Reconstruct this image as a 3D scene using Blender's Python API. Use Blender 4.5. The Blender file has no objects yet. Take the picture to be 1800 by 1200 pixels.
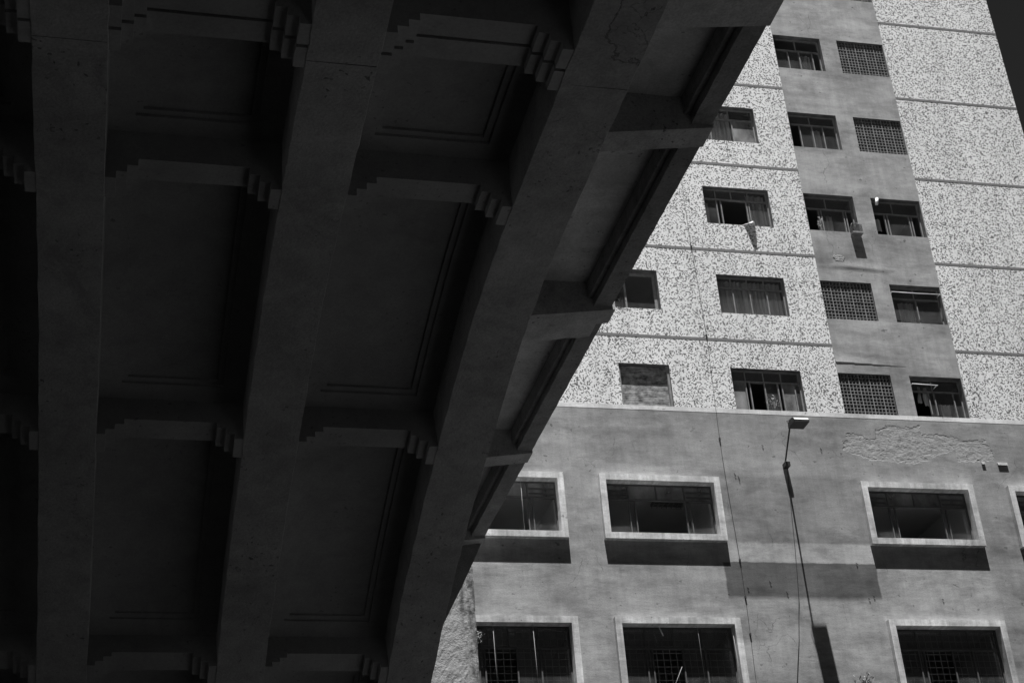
import bpy, math, random
from mathutils import Matrix, Vector, noise
random.seed(7)
sc = bpy.context.scene
col = sc.collection

# ------------------------------------------------------------------ camera
EYE = 1.6
yaw, pitch, roll = math.radians(-14.7627), math.radians(29.5707), math.radians(-4.6578)
rz = Matrix.Rotation(yaw, 3, 'Z')
r_ = rz @ Vector((1, 0, 0)); f_ = rz @ Vector((0, math.cos(pitch), math.sin(pitch))); u_ = rz @ Vector((0, -math.sin(pitch), math.cos(pitch)))
right = math.cos(roll) * r_ + math.sin(roll) * u_
up = -math.sin(roll) * r_ + math.cos(roll) * u_
cam_d = bpy.data.cameras.new('camera'); cam = bpy.data.objects.new('camera', cam_d); col.objects.link(cam)
m = Matrix((right, up, -f_)).transposed().to_4x4(); m.translation = Vector((0, 0, EYE)); cam.matrix_world = m
cam_d.sensor_width = 36; cam_d.sensor_fit = 'HORIZONTAL'; cam_d.lens = 57.149
cam_d.clip_start = 0.1; cam_d.clip_end = 5000
sc.camera = cam

# ------------------------------------------------------------------ sky and sun (black and white film behind a red filter: only the red light of the sky is kept)
LIGHT = Vector((0.055, 0.25, -1)).normalized()
elev = math.asin(-LIGHT.z)
w = bpy.data.worlds.new('World'); sc.world = w; w.use_nodes = True
nt = w.node_tree; nt.nodes.clear()
sky = nt.nodes.new('ShaderNodeTexSky'); sky.sky_type = 'NISHITA'; sky.sun_disc = False
sky.sun_elevation = elev; sky.sun_rotation = math.atan2(-LIGHT.x, -LIGHT.y); sky.altitude = 2500; sky.air_density = 0.26; sky.dust_density = 0.0; sky.ozone_density = 3.0
sep = nt.nodes.new('ShaderNodeSeparateColor'); bg = nt.nodes.new('ShaderNodeBackground'); wo = nt.nodes.new('ShaderNodeOutputWorld')
nt.links.new(sky.outputs[0], sep.inputs[0]); nt.links.new(sep.outputs[0], bg.inputs['Color']); bg.inputs['Strength'].default_value = 0.05
nt.links.new(bg.outputs[0], wo.inputs[0])
sd = bpy.data.lights.new('sun', 'SUN'); sd.energy = 5.0; sd.angle = math.radians(0.5); sd.color = (1, 1, 1)
sun = bpy.data.objects.new('sun', sd); col.objects.link(sun); sun.location = (-5, -25, 90)
sun.rotation_euler = LIGHT.to_track_quat('-Z', 'Y').to_euler()
sc.view_settings.view_transform = 'Standard'; sc.view_settings.look = 'None'; sc.view_settings.gamma = 1; sc.view_settings.exposure = 0.85
sc.view_settings.use_curve_mapping = False
sc.cycles.use_denoising = True; sc.cycles.max_bounces = 8; sc.cycles.diffuse_bounces = 6; sc.cycles.transparent_max_bounces = 12
sc.cycles.sample_clamp_indirect = 4.0

# ------------------------------------------------------------------ materials
class NT:
    def __init__(s, name):
        s.m = bpy.data.materials.new(name); s.m.use_nodes = True; s.t = s.m.node_tree; s.t.nodes.clear()
        s.out = s.t.nodes.new('ShaderNodeOutputMaterial'); s.p = s.t.nodes.new('ShaderNodeBsdfPrincipled')
        s.t.links.new(s.p.outputs[0], s.out.inputs[0]); s.p.inputs['Roughness'].default_value = 0.85
        s.p.inputs['Specular IOR Level'].default_value = 0.25
        s.pos = s.t.nodes.new('ShaderNodeNewGeometry').outputs['Position']
    def n(s, t, **k):
        o = s.t.nodes.new(t)
        for a, b in k.items(): setattr(o, a, b)
        return o
    def l(s, a, b):
        if hasattr(a, 'links'): s.t.links.new(a, b)
        else: b.default_value = a
    def math(s, op, a, b=0.0, c=None, clamp=False):
        o = s.n('ShaderNodeMath', operation=op, use_clamp=clamp); s.l(a, o.inputs[0]); s.l(b, o.inputs[1])
        if c is not None: s.l(c, o.inputs[2])
        return o.outputs[0]
    def scale(s, v):
        o = s.n('ShaderNodeVectorMath', operation='MULTIPLY'); s.l(s.pos, o.inputs[0]); o.inputs[1].default_value = v; return o.outputs[0]
    def noise(s, vec, sc_, detail=4, rough=0.55, dist=0.0):
        o = s.n('ShaderNodeTexNoise'); s.l(vec, o.inputs['Vector']); o.inputs['Scale'].default_value = sc_; o.inputs['Detail'].default_value = detail
        o.inputs['Roughness'].default_value = rough; o.inputs['Distortion'].default_value = dist; return o.outputs[0]
    def ramp(s, v, a, b, ra, rb, clamp=True):
        o = s.n('ShaderNodeMapRange', clamp=clamp); s.l(v, o.inputs[0]); s.l(a, o.inputs[1]); s.l(b, o.inputs[2]); s.l(ra, o.inputs[3]); s.l(rb, o.inputs[4]); return o.outputs[0]
    def mix(s, f, a, b):
        return s.math('ADD', s.math('MULTIPLY', s.math('SUBTRACT', 1.0, f), a), s.math('MULTIPLY', f, b))
    def xyz(s):
        o = s.n('ShaderNodeSeparateXYZ'); s.l(s.pos, o.inputs[0]); return o.outputs
    def comb(s, x, y, z):
        o = s.n('ShaderNodeCombineXYZ'); s.l(x, o.inputs[0]); s.l(y, o.inputs[1]); s.l(z, o.inputs[2]); return o.outputs[0]
    def rect(s, x, z, x0, x1, z0, z1, ex=0.05, eb=0.05, et=0.05):
        a = s.ramp(x, x0 - ex, x0 + ex, 0, 1); b = s.ramp(x, x1 - ex, x1 + ex, 1, 0)
        c = s.ramp(z, z0 - eb, z0 + eb, 0, 1); d = s.ramp(z, z1 - et, z1 + et, 1, 0)
        return s.math('MULTIPLY', s.math('MULTIPLY', a, b), s.math('MULTIPLY', c, d))
    def grey(s, v):
        o = s.n('ShaderNodeCombineColor')
        for i in range(3): s.l(v, o.inputs[i])
        s.t.links.new(o.outputs[0], s.p.inputs['Base Color'])
    def bump(s, h, dist, strength=1.0):
        o = s.n('ShaderNodeBump'); o.inputs['Strength'].default_value = strength; o.inputs['Distance'].default_value = dist; s.l(h, o.inputs['Height'])
        s.t.links.new(o.outputs[0], s.p.inputs['Normal'])

def plain(name, v, rough=0.7, spec=0.25, metal=0.0, var=0.12, scale=6.0):
    q = NT(name); n = q.noise(q.pos, scale, 5)
    q.grey(q.ramp(n, 0.3, 0.7, v * (1 - var), v * (1 + var)))
    q.p.inputs['Roughness'].default_value = rough; q.p.inputs['Specular IOR Level'].default_value = spec; q.p.inputs['Metallic'].default_value = metal
    return q.m

def concrete(name, v, bump=0.012, spall=None, mottle=1.0):
    q = NT(name)
    big = q.noise(q.pos, 0.55, 5, 0.6); mid = q.noise(q.pos, 3.0, 5, 0.65); fine = q.noise(q.pos, 28, 3, 0.6)
    c = q.math('MULTIPLY', q.ramp(big, 0.3, 0.7, 0.72, 1.22), q.ramp(mid, 0.3, 0.7, 0.80, 1.16))
    c = q.math('MULTIPLY', c, q.ramp(fine, 0.25, 0.75, 0.74, 1.2))
    stain = q.noise(q.scale((1.0, 1.0, 0.5)), 0.7, 8, 0.72, 1.4)
    c = q.math('MULTIPLY', c, q.ramp(stain, 0.52, 0.66, 1.0, 0.74))
    pit = q.ramp(q.noise(q.pos, 14, 2, 0.4), 0.66, 0.71, 1.0, 0.3)          # pitted spots
    zone = q.ramp(q.noise(q.pos, 0.9, 2), 0.45, 0.6, 0, 1)
    pit = q.mix(zone, 1.0, pit)
    vo = q.n('ShaderNodeTexVoronoi', feature='DISTANCE_TO_EDGE'); q.l(q.pos, vo.inputs['Vector']); vo.inputs['Scale'].default_value = 0.8
    dv = q.n('ShaderNodeVectorMath', operation='ADD'); q.l(q.pos, dv.inputs[0])
    nn = q.n('ShaderNodeTexNoise'); q.l(q.pos, nn.inputs['Vector']); nn.inputs['Scale'].default_value = 1.7; nn.inputs['Detail'].default_value = 6
    q.t.links.new(nn.outputs['Color'], dv.inputs[1]); q.t.links.new(dv.outputs[0], vo.inputs['Vector'])
    crack = q.ramp(vo.outputs['Distance'], 0.0, 0.004, 0.55, 1.0)
    cz = q.ramp(q.noise(q.pos, 0.35, 2), 0.60, 0.66, 0, 1)
    crack = q.mix(cz, 1.0, crack)
    c = q.math('MULTIPLY', q.mix(mottle, 1.0, q.math('MULTIPLY', c, pit)), crack)
    if spall:
        X = q.xyz(); dx = q.math('SUBTRACT', X[0], spall[0]); dy = q.math('MULTIPLY', q.math('SUBTRACT', X[1], spall[1]), .55)
        rad = q.math('SQRT', q.math('ADD', q.math('MULTIPLY', dx, dx), q.math('MULTIPLY', dy, dy)))
        zone2 = q.ramp(q.math('ADD', rad, q.math('MULTIPLY', mid, .5)), .62, .66, 1, 0)
        v2 = q.n('ShaderNodeTexVoronoi', feature='DISTANCE_TO_EDGE'); q.t.links.new(dv.outputs[0], v2.inputs['Vector']); v2.inputs['Scale'].default_value = 2.6
        flake = q.mix(zone2, 1.0, q.ramp(v2.outputs['Distance'], 0.0, 0.016, 0.5, 1.0))
        rim = q.ramp(q.math('ABSOLUTE', q.math('SUBTRACT', q.math('ADD', rad, q.math('MULTIPLY', mid, .5)), .64)), 0.0, .018, .45, 1.0)
        crack = q.math('MULTIPLY', crack, q.math('MULTIPLY', flake, rim)); c = q.math('MULTIPLY', c, q.math('MULTIPLY', flake, rim))
    q.grey(q.math('MULTIPLY', c, v))
    h = q.math('ADD', q.math('MULTIPLY', mid, 0.8), q.math('ADD', q.math('MULTIPLY', fine, 0.35), q.math('MULTIPLY', q.math('MULTIPLY', pit, crack), 0.5)))
    q.bump(h, bump)
    return q.m

def plaster(name, v, rects=(), bump=0.006, run=0.18):
    """troweled, weathered wall plaster; rects: (x0,x1,z0,z1,factor,edge,edge_bottom) = repainted patches"""
    q = NT(name); X = q.xyz()
    big = q.noise(q.scale((0.55, 1, 0.8)), 1.0, 7, 0.66, 0.15)
    st = q.noise(q.scale((0.9, 1, 4.0)), 1.9, 8, 0.72, 0.25)          # level trowel streaks
    fine = q.noise(q.scale((1, 1, 2.2)), 22, 5, 0.7)
    smudge = q.noise(q.scale((0.6, 1, 1.5)), 1.3, 8, 0.68, 0.15)
    thin = q.noise(q.scale((1.2, 1, 9.0)), 2.6, 6, 0.7, 0.5)
    dirt = q.noise(q.scale((5.0, 1, 0.45)), 1.2, 6, 0.65)              # run-off
    c = q.math('MULTIPLY', q.ramp(big, 0.34, 0.66, 0.69, 1.22), q.ramp(st, 0.32, 0.7, 0.87, 1.09))
    c = q.math('MULTIPLY', c, q.ramp(fine, 0.3, 0.7, 0.84, 1.13))
    c = q.math('MULTIPLY', c, q.ramp(smudge, 0.45, 0.68, 1.06, 0.64))
    c = q.math('MULTIPLY', c, q.ramp(thin, 0.6, 0.72, 1.0, 0.80))
    c = q.math('MULTIPLY', c, q.ramp(dirt, 0.35, 0.75, 1.04, 1.0 - run))
    sp = q.noise(q.scale((1, 1, 1.4)), 5.5, 3, 0.5)
    c = q.math('MULTIPLY', c, q.ramp(sp, 0.70, 0.74, 1.0, 0.5))
    wob = q.math('MULTIPLY', q.math('SUBTRACT', q.noise(q.pos, 2.2, 4), 0.5), 0.10)
    xx = q.math('ADD', X[0], wob); zz = q.math('ADD', X[2], wob)
    for (x0, x1, z0, z1, fac, ed, eb) in rects:
        mk = q.rect(xx, zz, x0, x1, z0, z1, ed, eb, ed * 0.6)
        c = q.math('MULTIPLY', c, q.mix(mk, 1.0, fac))
    # hairline cracks
    vo = q.n('ShaderNodeTexVoronoi', feature='DISTANCE_TO_EDGE'); vo.inputs['Scale'].default_value = 0.5
    nn = q.n('ShaderNodeTexNoise'); q.l(q.pos, nn.inputs['Vector']); nn.inputs['Scale'].default_value = 1.3; nn.inputs['Detail'].default_value = 7
    dv = q.n('ShaderNodeVectorMath', operation='ADD'); q.l(q.scale((1.5, 1, 0.55)), dv.inputs[0]); q.t.links.new(nn.outputs['Color'], dv.inputs[1]); q.t.links.new(dv.outputs[0], vo.inputs['Vector'])
    ck = q.mix(q.ramp(q.noise(q.pos, 0.6, 2), 0.56, 0.6, 0, 1), 1.0, q.ramp(vo.outputs['Distance'], 0.0, 0.004, 0.45, 1.0))
    c = q.math('MULTIPLY', c, ck)
    q.grey(q.math('MULTIPLY', c, v))
    h = q.math('ADD', q.math('MULTIPLY', q.math('ADD', st, q.math('MULTIPLY', thin, -0.5)), 0.6), q.math('ADD', q.math('MULTIPLY', fine, 0.6), q.math('MULTIPLY', ck, 0.3)))
    q.bump(h, bump)
    return q.m

def mosaic(name, cell=0.030):
    q = NT(name); X = q.xyz()
    a = q.math('ADD', X[0], q.math('MULTIPLY', X[1], 0.97)); b = q.math('ADD', X[2], q.math('MULTIPLY', X[1], 0.53))
    vo = q.n('ShaderNodeTexVoronoi', voronoi_dimensions='2D', feature='F1'); q.l(q.comb(q.math('DIVIDE', a, cell), q.math('DIVIDE', b, cell), 0.0), vo.inputs['Vector'])
    vo.inputs['Scale'].default_value = 1.0; vo.inputs['Randomness'].default_value = 0.55
    vs = q.n('ShaderNodeSeparateColor'); q.t.links.new(vo.outputs['Color'], vs.inputs[0]); w1, w2 = vs.outputs[0], vs.outputs[1]
    dens = q.ramp(q.noise(q.scale((1, 1, 1)), 0.8, 3), 0.3, 0.7, 0.24, 0.33)
    dark = q.math('LESS_THAN', w1, dens)
    light = q.ramp(w2, 0, 1, 0.66, 0.80)
    dk = q.ramp(w2, 0, 1, 0.09, 0.19)
    c = q.mix(dark, light, dk)
    c = q.math('MULTIPLY', c, q.ramp(q.noise(q.scale((2.5, 1, 0.3)), 0.9, 6, .65), 0.35, 0.75, 1.06, 0.86))
    q.grey(c); q.p.inputs['Roughness'].default_value = 0.6
    return q.m

M = {}
M['asphalt'] = plain('asphalt', 0.045, 0.95, 0.2, var=0.2, scale=1.2)
M['rib'] = concrete('rib_concrete', 0.38, 0.025, (5.35, 13.2), 0.75)
M['coffer'] = concrete('coffer_concrete', 0.36, 0.008, mottle=0.5)
M['canti'] = concrete('cantilever_concrete', 0.44, 0.016)
M['edge'] = concrete('edge_concrete', 0.27, 0.016)
M['slab'] = concrete('limewashed_slab', 0.60, 0.008, mottle=0.8)
def pier_mat():
    q = NT('pier_render'); X = q.xyz()
    mid = q.noise(q.pos, 4, 6, 0.7); fine = q.noise(q.pos, 24, 4, 0.7)
    edge = q.mix(q.ramp(q.noise(q.scale((1, 1, .5)), 5, 5, .7), .42, .58, 0, 1), 1.0, .38)          # mould along the corner
    st_ = q.mix(q.rect(X[0], X[2], 7.47, 7.9, 0, 20, .03), 1.0, edge)
    run_ = q.mix(q.rect(q.math('ADD', X[0], q.math('MULTIPLY', mid, .12)), X[2], 7.36, 7.46, 14.4, 15.6, .03, .4), 1.0, .35)
    spots = q.ramp(q.noise(q.pos, 6.5, 4, .6), .66, .72, 1.0, .35)
    c = q.math('MULTIPLY', q.math('MULTIPLY', q.ramp(mid, .3, .7, .8, 1.15), q.ramp(fine, .3, .7, .75, 1.15)), q.math('MULTIPLY', spots, q.math('MULTIPLY', st_, run_)))
    q.grey(q.math('MULTIPLY', c, .36)); q.bump(q.math('ADD', mid, q.math('MULTIPLY', fine, .4)), .03); return q.m
M['pier'] = pier_mat()
M['mosaic'] = mosaic('tile_mosaic')
M['strip'] = plaster('strip_plaster', 0.36, [(18.0, 19.6, 24.75, 25.95, 0.84, 0.35, 0.35), (18.0, 21.8, 20.3, 21.9, 0.92, 0.3, 0.3)])
M['wall'] = plaster('wall_plaster', 0.335, [
    (14.45, 18.2, 16.73, 18.55, 0.80, 0.10, 0.03),        # darker repainted panel between the windows
    (5.0, 21.33, 13.0, 16.72, 1.12, 0.05, 0.10),          # paler lower storey
    (14.35, 18.15, 16.22, 16.72, 1.16, 0.04, 0.03),       # pale band left between them
    (14.10, 18.12, 15.27, 16.20, 0.34, 0.02, 0.06),       # dark painted-over sign
    (21.33, 26.0, 12.0, 19.0, 0.90, 0.05, 0.2),
    (9.0, 26.0, 18.9, 20.4, 0.90, 0.2, 0.25)])
M['band'] = plaster('band_paint', 0.74, bump=0.002)
M['surround'] = plaster('surround_paint', 0.74, bump=0.0025, run=0.5)
M['reveal'] = plain('shaded_reveal', 0.15, 0.9, 0.1, var=0.4, scale=5)  # recess shade put into the colour: reveals darker than the wall around them
M['line'] = plain('joint_strip', 0.17, 0.8)
M['steel'] = plain('window_steel', 0.22, 0.55, 0.3, var=0.25, scale=9)
M['dark_steel'] = plain('dark_window_steel', 0.10, 0.5, 0.35, var=0.25, scale=9)
M['mortar'] = plain('mortar', 0.34, 0.9, 0.1, var=0.2)
M['block'] = plain('lattice_concrete', 0.19, 0.9, 0.1, var=0.25, scale=5)
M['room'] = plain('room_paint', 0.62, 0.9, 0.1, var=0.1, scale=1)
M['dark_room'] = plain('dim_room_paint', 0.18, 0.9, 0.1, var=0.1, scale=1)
M['white'] = plain('white_enamel', 0.78, 0.4, 0.4, var=0.05)
M['cloth'] = plain('white_cloth', 0.72, 0.95, 0.1, var=0.1, scale=14)
M['black'] = plain('black_metal', 0.03, 0.5, 0.3)
M['seal'] = plain('joint_seal', 0.12, 0.9)
M['grille'] = plain('grille_paint', 0.26, 0.6)
M['cord'] = plain('grey_cord', 0.32, 0.9)
M['wire'] = plain('cable_rubber', 0.05, 0.8, 0.2)
M['leaf'] = plain('leaf_green', 0.12, 0.6, 0.3, var=0.4, scale=20)
M['leaf_pale'] = plain('dry_leaf', 0.35, 0.7, 0.3, var=0.4, scale=20)
M['pot'] = plain('clay', 0.15, 0.8)

def curtain_mat():
    q = NT('curtain_fabric'); X = q.xyz()
    wv = q.noise(q.scale((9, 1, 0.5)), 1.0, 4); q.grey(q.ramp(wv, 0.3, 0.7, 0.38, 0.80)); q.p.inputs['Roughness'].default_value = 0.95; return q.m
M['curtain'] = curtain_mat()
def glass_mat(name, tint, fac, dust):
    q = NT(name); t = q.t
    tr = q.n('ShaderNodeBsdfTransparent'); tr.inputs[0].default_value = (tint, tint, tint, 1)
    gl = q.n('ShaderNodeBsdfGlossy'); gl.inputs['Roughness'].default_value = 0.06; gl.inputs[0].default_value = (.8, .8, .8, 1)
    df = q.n('ShaderNodeBsdfDiffuse'); df.inputs[0].default_value = (.45, .45, .45, 1)
    m1 = q.n('ShaderNodeMixShader'); m1.inputs[0].default_value = fac; t.links.new(tr.outputs[0], m1.inputs[1]); t.links.new(gl.outputs[0], m1.inputs[2])
    m2 = q.n('ShaderNodeMixShader'); q.l(q.ramp(q.noise(q.scale((1, 1, 0.6)), 2.5, 5), 0.35, 0.75, dust * 0.5, dust * 1.8), m2.inputs[0])
    t.links.new(m1.outputs[0], m2.inputs[1]); t.links.new(df.outputs[0], m2.inputs[2]); t.links.new(m2.outputs[0], q.out.inputs[0])
    return q.m
M['glass'] = glass_mat('dusty_glass', 0.85, 0.09, 0.06)
M['frost'] = glass_mat('frosted_glass', 0.40, 0.08, 0.42)
def shutter_mat():
    q = NT('weathered_shutter'); X = q.xyz()
    n1 = q.noise(q.scale((1.6, 1, 26)), 2.2, 6, 0.75); n2 = q.noise(q.scale((1, 1, 1.3)), 4.5, 6, 0.7)
    q.grey(q.ramp(q.math('ADD', q.math('MULTIPLY', n1, 0.45), q.math('MULTIPLY', n2, 0.65)), 0.44, 0.68, 0.04, 0.46)); return q.m
M['shutter'] = shutter_mat()

# ------------------------------------------------------------------ mesh helpers
class MB:
    def __init__(s): s.v = []; s.f = []
    def add(s, vs, fs):
        b = len(s.v); s.v += [tuple(p) for p in vs]; s.f += [tuple(b + i for i in f) for f in fs]
    def box(s, x0, x1, y0, y1, z0, z1):
        s.add([(x0, y0, z0), (x1, y0, z0), (x1, y1, z0), (x0, y1, z0), (x0, y0, z1), (x1, y0, z1), (x1, y1, z1), (x0, y1, z1)],
              [(0, 3, 2, 1), (4, 5, 6, 7), (0, 1, 5, 4), (1, 2, 6, 5), (2, 3, 7, 6), (3, 0, 4, 7)])
    def prism(s, pts, fn0, fn1):
        n = len(pts); a = [fn0(*p) for p in pts]; b = [fn1(*p) for p in pts]
        s.add(a + b, [tuple(range(n - 1, -1, -1)), tuple(range(n, 2 * n))] + [(i, (i + 1) % n, n + (i + 1) % n, n + i) for i in range(n)])
    def tube(s, path, r, n=6, r2=None):
        P = [Vector(p) for p in path]; rings = []
        for i, p in enumerate(P):
            t = (P[min(i + 1, len(P) - 1)] - P[max(i - 1, 0)]).normalized()
            a = t.cross(Vector((0, 0, 1))) if abs(t.z) < 0.9 else t.cross(Vector((1, 0, 0))); a.normalize(); b = t.cross(a)
            rr = r if r2 is None else r + (r2 - r) * i / (len(P) - 1)
            rings.append([p + a * math.cos(2 * math.pi * k / n) * rr + b * math.sin(2 * math.pi * k / n) * rr for k in range(n)])
        vs = [q for R in rings for q in R]; fs = []
        for i in range(len(P) - 1):
            for k in range(n): fs.append((i * n + k, i * n + (k + 1) % n, (i + 1) * n + (k + 1) % n, (i + 1) * n + k))
        fs.append(tuple(range(n - 1, -1, -1))); fs.append(tuple((len(P) - 1) * n + k for k in range(n)))
        s.add(vs, fs)
    def mesh(s, name, mat, smooth=False):
        me = bpy.data.meshes.new(name); me.from_pydata(s.v, [], s.f); me.update(); me.materials.append(mat)
        if smooth:
            for p in me.polygons: p.use_smooth = True
        return me
    def build(s, name, mat, parent=None, smooth=False, loc=None):
        return link(name, s.mesh(name, mat, smooth), parent, loc)
def link(name, me, parent=None, loc=None):
    o = bpy.data.objects.new(name, me); col.objects.link(o)
    if parent is not None: o.parent = parent
    if loc is not None: o.location = loc
    return o
def tag(o, label, cat=None, group=None, kind=None):
    o['label'] = label
    if cat: o['category'] = cat
    if group: o['group'] = group
    if kind: o['kind'] = kind
    return o
def empty(name, loc=(0, 0, 0), rot=0.0):
    o = bpy.data.objects.new(name, None); col.objects.link(o); o.location = loc; o.rotation_euler = (0, 0, rot); return o

# ------------------------------------------------------------------ ground
g = MB(); g.add([(-900, -900, 0), (900, -900, 0), (900, 900, 0), (-900, 900, 0)], [(0, 1, 2, 3)])
o = g.build('ground', M['asphalt']); o['kind'] = 'structure'; o['label'] = 'dark asphalt street below the viaduct'

# ------------------------------------------------------------------ viaduct
S = 3.0; YM = 4.72                                    # rib spacing in metres; crown of the arch (in rib spacings from the viewer)
VB = empty('viaduct', (0, 14.4, 0), math.radians(0.6))
tag(VB, 'dark concrete arch viaduct with coffered soffit looming overhead on the left', 'viaduct')
TAB = [(4.0, 4.005), (4.72, 4.005), (5.2, 4.005), (5.6, 4.0), (6.0, 3.988), (6.5, 3.935), (7.0, 3.838), (7.5, 3.71), (8.0, 3.57), (8.5, 3.405), (9.0, 3.195), (9.5, 2.94), (10.0, 2.63), (10.5, 2.26), (11.0, 1.8), (11.5, 1.2)]
def prof(Y):
    Y = (Y - YM) % 12.66
    Y = YM + min(Y, 12.66 - Y)
    for i in range(1, len(TAB) - 2):
        if Y <= TAB[i + 1][0] or i == len(TAB) - 3:
            (x0, y0), (x1, y1), (x2, y2), (x3, y3) = TAB[i - 1:i + 3]
            h = x2 - x1; t = (Y - x1) / h; m1 = (y2 - y0) / (x2 - x0) * h; m2 = (y3 - y1) / (x3 - x1) * h
            return (2*t**3 - 3*t**2 + 1) * y1 + (t**3 - 2*t**2 + t) * m1 + (-2*t**3 + 3*t**2) * y2 + (t**3 - t**2) * m2
def slope(Y): return (prof(Y + 0.02) - prof(Y - 0.02)) / 0.04
def L3(x, Y, Z): return (x * S, Y * S - 14.4, EYE + Z * S)          # spacings -> metres in the viaduct's own frame
def N3(x, Y, off, along=0.0):                                       # a point 'off' above the soffit curve, square to it
    mm = slope(Y); k = 1 / math.sqrt(1 + mm * mm)
    return L3(x, Y + along * k - mm * k * off, prof(Y) + along * k * mm + k * off)
def Ze(Y): return 4.502 + 0.031 * max(Y - 4.7, -0.5)
X0, RW = -0.448, 0.2755
YA, YB = -1.5, 11.05
YC, KL = -14.2, -9                                   # unseen stretch added behind the viewer and to the left to block light
st = []; y = YC
while y < YB: st.append(y); y += 0.06
st.append(YB)
for k in range(KL, 3):                                              # the arch ribs
    b = MB(); n = len(st); xl = X0 + k; xr = xl + RW
    jit = lambda i, sd_, a: a * (noise.noise(Vector((i * 0.9, sd_ * 7.3, k * 3.1))) + 0.6 * noise.noise(Vector((i * 0.31, sd_ * 4.7, k * 1.7))))
    for i, Y in enumerate(st):
        c = 0.0018
        b.v += [L3(xl + jit(i, 1, .0045), Y, prof(Y) + c), L3(xl + c + jit(i, 1, .0045), Y, prof(Y) + jit(i, 2, .002)), L3(xr - c + jit(i, 3, .0045), Y, prof(Y) + jit(i, 4, .002)),
                L3(xr + jit(i, 3, .0045), Y, prof(Y) + c), L3(xr, Y, Ze(Y) + .165), L3(xl, Y, Ze(Y) + .165)]
    for i in range(n - 1):
        for q in range(6): b.f.append((i * 6 + q, i * 6 + (q + 1) % 6, i * 6 + 6 + (q + 1) % 6, i * 6 + 6 + q))
    b.f.append((5, 4, 3, 2, 1, 0)); b.f.append(tuple((n - 1) * 6 + q for q in range(6)))
    rib = b.build('rib', M['rib'], VB)
    rib['label'] = 'broad arched concrete rib with a fine joint across it'
    # expansion joint across the rib's underside: a thin recessed line
    jm = MB(); jm.prism([(xl + .004, -.0011), (xr - .004, -.0011), (xr - .004, .02), (xl + .004, .02)], lambda x, q: L3(x, 4.800, prof(4.8) + q), lambda x, q: L3(x, 4.8022, prof(4.8) + q))
    jm.build('joint_seal', M['seal'], rib)

BEAMS = [(4.60, .115), (4.733, .115), (5.65, .14), (7.45, .14), (9.16, .14)]
mir = [(2 * YM - a - t, t) for a, t in BEAMS[2:]]
def beam_mesh(xa, xb, Yb, th):
    w_ = .044; lv = [.004, .04, .075, .11]
    pts = []
    for i in range(3): pts += [(xa + w_ * i - (.01 if i == 0 else 0), lv[i]), (xa + w_ * (i + 1), lv[i])]
    pts += [(xa + 3 * w_, lv[3]), (xb - 3 * w_, lv[3])]
    for i in (2, 1, 0): pts += [(xb - w_ * (i + 1), lv[i]), (xb - w_ * i + (.01 if i == 0 else 0), lv[i])]
    pts += [(xb + .01, .30), (xa - .01, .30)]
    b = MB(); b.prism(pts, lambda x, q: N3(x, Yb, q, 0.0), lambda x, q: N3(x, Yb, q, th)); return b
def panel_mesh(xa, xb, Ya, Yb):
    m1, m2 = .11, .14
    xs = [xa - .005, xa + m1, xa + m2, xb - m2, xb - m1, xb + .005]
    ys = [Ya - .005, Ya + m1, Ya + m2]; k = max(1, int((Yb - Ya) / .12)); a, e = Ya + m2, Yb - m2
    ys += [a + (e - a) * i / k for i in range(1, k)] + [e, Yb - m1, Yb + .005]
    lev = [.250, .264, .278]
    def L(i, j): return lev[min(i, 4 - i, j, len(ys) - 2 - j, 2)]
    b = MB()
    for i in range(5):
        for j in range(len(ys) - 1):
            q = L(i, j)
            b.add([N3(xs[i], ys[j], q), N3(xs[i], ys[j + 1], q), N3(xs[i + 1], ys[j + 1], q), N3(xs[i + 1], ys[j], q)], [(0, 1, 2, 3)])
            if i < 4 and L(i + 1, j) != q:
                p = L(i + 1, j); b.add([N3(xs[i + 1], ys[j], q), N3(xs[i + 1], ys[j + 1], q), N3(xs[i + 1], ys[j + 1], p), N3(xs[i + 1], ys[j], p)], [(0, 1, 2, 3)])
            if j < len(ys) - 2 and L(i, j + 1) != q:
                p = L(i, j + 1); b.add([N3(xs[i], ys[j + 1], q), N3(xs[i + 1], ys[j + 1], q), N3(xs[i + 1], ys[j + 1], p), N3(xs[i], ys[j + 1], p)], [(0, 1, 2, 3)])
    return b
rows = sorted(BEAMS + mir)
for k in range(-4, 2):
    xa, xb = X0 + k + RW, X0 + k + 1
    for (Yb_, th) in rows: beam_mesh(xa, xb, Yb_, th).build('cross_beam', M['coffer'], VB)
    ends = [YA] + [v for (Yb_, th) in rows for v in (Yb_, Yb_ + th)] + [YB - .1]
    for i in range(0, len(ends), 2):
        if ends[i + 1] - ends[i] > .2: panel_mesh(xa, xb, ends[i], ends[i + 1]).build('coffer_panel', M['coffer'], VB)
# deck, cantilever, edge beam
def strip(sec, name, mat, jitter=0.0, step=5):
    b = MB(); ys = st[::step] + ([st[-1]] if (len(st) - 1) % step else []); n = len(sec)
    for i, Y in enumerate(ys):
        for q, (x, z) in enumerate(sec):
            j = jitter * noise.noise(Vector((i * .8, q * 5.1, 2.2))) if jitter else 0
            if x > 2.3: j += .0105 * (Y - 4.8)
            b.v.append(L3(x + j, Y, Ze(Y) + z + (j * .6 if x < 2.3 else 0)))
    for i in range(len(ys) - 1):
        for q in range(n): b.f.append((i * n + q, i * n + (q + 1) % n, i * n + n + (q + 1) % n, i * n + n + q))
    b.f.append(tuple(range(n - 1, -1, -1))); b.f.append(tuple((len(ys) - 1) * n + q for q in range(n)))
    return b.build(name, mat, VB)
strip([(KL - 1.0, .15), (1.83, .151), (1.83, .19), (KL - 1.0, .19)], 'deck_slab', M['coffer'])
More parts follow.
